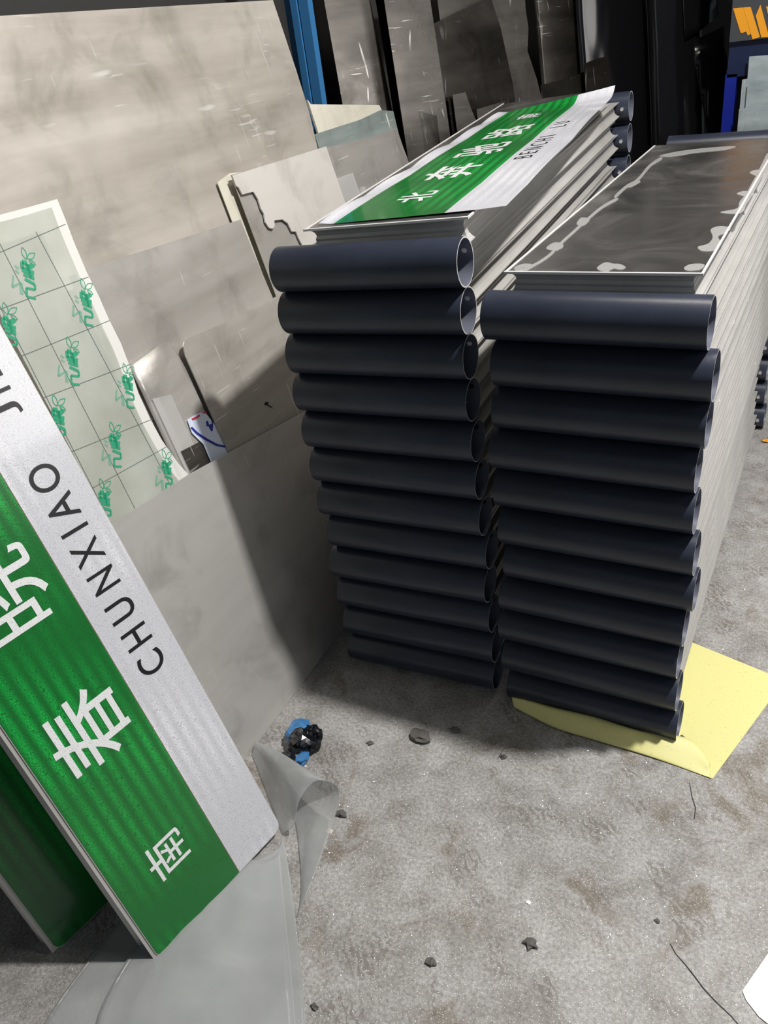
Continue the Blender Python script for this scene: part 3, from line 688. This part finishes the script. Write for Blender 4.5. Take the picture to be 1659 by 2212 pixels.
grid_patch('curled_corner', [[(612, 1800, .006), (600, 1770, .006), (585, 1730, .006), (565, 1680, .004), (545, 1630, .003)],
                             [(636, 1782, .030), (624, 1748, .034), (604, 1705, .036), (576, 1655, .025), (548, 1618, .010)],
                             [(646, 1732, .062), (640, 1708, .068), (620, 1672, .066), (588, 1636, .048), (552, 1603, .018)],
                             [(678, 1690, .092), (664, 1676, .094), (640, 1652, .080), (602, 1624, .050), (556, 1602, .020)],
                             [(716, 1690, .096), (694, 1682, .092), (655, 1658, .074), (610, 1632, .044), (558, 1604, .016)],
                             [(735, 1714, .076), (712, 1708, .068), (668, 1685, .052), (618, 1650, .032), (559, 1608, .012)],
                             [(722, 1770, .050), (700, 1745, .046), (664, 1715, .034), (618, 1670, .022), (560, 1613, .007)],
                             [(690, 1860, .026), (672, 1820, .024), (655, 1770, .016), (622, 1700, .010), (561, 1618, .005)],
                             [(641, 1985, .003), (650, 1930, .004), (648, 1850, .005), (630, 1750, .004), (562, 1622, .003)]], film_m, n=6)

# ---------------------------------------------------------------- floor litter
def crumple(name, loc, size, mt, seed, label=None, cat=None, parent=None, amp=.5, sub=3, mts=None, group=None):
    bm = ico(1, sub)
    for vv in bm.verts:
        q = vv.co * 1.8 + Vector((seed * 3.1, seed, 0)); d = noise.noise(q) * amp * 1.2 + noise.noise(q * 2.6) * amp * .8
        vv.co = vv.co * (1 + d)
    zmin = min(vv.co.z for vv in bm.verts)
    for vv in bm.verts: vv.co = Vector((vv.co.x * size[0], vv.co.y * size[1], (vv.co.z - zmin) * size[2]))
    me = bpy.data.meshes.new(name); bm.to_mesh(me); bm.free()
    for x in (mts or [mt]): me.materials.append(x)
    if mts:
        for p in me.polygons: p.material_index = 1 if noise.noise(p.center * 28 + Vector((seed, 2, 0))) > .12 else 0
    o = link(name, me, parent, loc)
    if label: tag(o, label, cat, group)
    return o
b0 = fl(655, 1612)
bg = empty('crumpled_bag', b0); tag(bg, 'crumpled shiny black and blue plastic bag on the floor by the milky film', 'plastic bag')
def wad(name, c, r, mt, seed, parent):
    bm = ico(1, 3)
    for vv in bm.verts:
        q = vv.co * .8 + Vector((seed * 5.3, seed, 0))
        rid = 1 - abs(noise.noise(q)) * 2.4; rid2 = 1 - abs(noise.noise(q * 2.3)) * 2.2
        vv.co = vv.co * (.62 + .34 * rid + .14 * rid2)
    for vv in bm.verts: vv.co = Vector((vv.co.x * r[0] + c[0], vv.co.y * r[1] + c[1], max(0, vv.co.z * r[2] + r[2] * .8)))
    me = bpy.data.meshes.new(name); bm.to_mesh(me); bm.free(); me.materials.append(mt)
    return link(name, me, parent)
wad('black_wrap', (.012, .000, 0), (.040, .044, .030), bag_k, 2, bg)
wad('black_wrap', (-.004, -.048, 0), (.026, .026, .018), bag_k, 5, bg)
wad('blue_wrap', (-.018, .018, .003), (.032, .040, .026), bag_b, 9, bg)
wad('blue_wrap', (.022, -.040, .0), (.016, .024, .014), bag_b, 11, bg)
wad('black_wrap', (.020, .022, .010), (.026, .026, .026), bag_k, 14, bg)
def scrap(px_, s, mt, label, seed, cat='scrap', name='floor_scrap', flat=.3):
    crumple(name, fl(*px_, .0), (s, s * .7, s * flat), mt, seed, label, cat, amp=.62, sub=2)
scrap((908, 1594), .024, dirt_m, 'largest crumpled grey scrap on the floor in front of the stacks', 1)
scrap((985, 1578), .011, dirt_m, 'small brown scrap between the grey crumple and the stack', 4)
scrap((738, 1760), .012, dirt_m, 'dark flaky scrap beside the curled plastic film', 3)
scrap((712, 1796), .008, chip_m, 'pale beige chip beside the curled plastic film', 5, flat=.2)
scrap((1146, 2040), .012, dirt_m, 'dark curled leaf-like scrap alone on open floor', 6)
scrap((932, 2080), .010, dirt_m, 'dark grey scrap on the foreground floor', 8)
scrap((1142, 1950), .005, hole_m, 'tiny round white chip on the open floor', 9, flat=.2)
scrap((1474, 1592), .005, dirt_m, 'tiny brown pebble on the yellow paper', 10)
scrap((680, 2175), .007, dirt_m, 'small dark scrap at the edge of the milky film', 11)
scrap((1655, 955), .012, orange_m, 'small orange scrap on the floor beyond the stack', 12, flat=.4)
scrap((800, 1606), .008, dirt_m, 'thin dark sliver on the floor near the black bag', 13)
scrap((1088, 1636), .007, dirt_m, 'grey fleck beside the faint ring on the floor', 14)
scrap((1420, 1990), .005, dirt_m, 'tiny dark fleck on the floor near the crack', 15)
pw = prism('white_paper', [fl(u, v, .002) for u, v in ((1604, 2140), (1659, 2060), (1760, 2120), (1720, 2260), (1640, 2196), (1612, 2160))], (0, 0, 1), .001, white_paper)
tag(pw, 'corner of a white printed paper lying on the foreground floor', 'paper')
# crack and joint of the floor
def ribbon(px_, wd, z=.0006):
    pts = [fl(u, v, z) for u, v in px_]; V = []; F = []
    for i, p in enumerate(pts):
        t = (pts[min(i + 1, len(pts) - 1)] - pts[max(i - 1, 0)]).normalized(); nn_ = Vector((-t.y, t.x, 0)) * wd * (.5 + .5 * math.sin(math.pi * (i + .3) / len(pts)))
        V += [p + nn_, p - nn_]
        if i: F.append((2 * i - 2, 2 * i - 1, 2 * i + 1, 2 * i))
    return V, F
for px_, wd in (([(1448, 2038), (1460, 2060), (1482, 2085), (1500, 2108), (1520, 2135), (1548, 2165), (1580, 2195), (1610, 2230)], .0011),
                ([(1490, 1690), (1495, 1720), (1503, 1745), (1500, 1770)], .0009), ([(1075, 1640), (1088, 1618), (1108, 1612), (1128, 1618)], .0007)):
    V, F = ribbon(px_, wd); link('crack', mesh('crack', V, F, crack_m), fo)
# thin glittering metal swarf
V = []; F = []
rs = random.Random(9)
for i in range(16000):
    x = rs.uniform(-.6, 1.0); y = rs.uniform(-1.1, 1.7) if x > .42 else rs.uniform(-1.1, .0)
    s = rs.uniform(.0002, .0007); a = rs.uniform(0, 6.28); l = s * rs.uniform(1, 3)
    d = Vector((math.cos(a), math.sin(a), rs.uniform(-.3, .3))) * l; e = Vector((-math.sin(a), math.cos(a), rs.uniform(-.6, .6))) * s
    p = Vector((x, y, .0012)); k = len(V); V += [p + d, p + e, p - d]; F.append((k, k + 1, k + 2))
tag(link('metal_swarf', mesh('metal_swarf', V, F, swarf_m)), 'fine glittering metal swarf scattered over the concrete', 'swarf', kind='stuff')
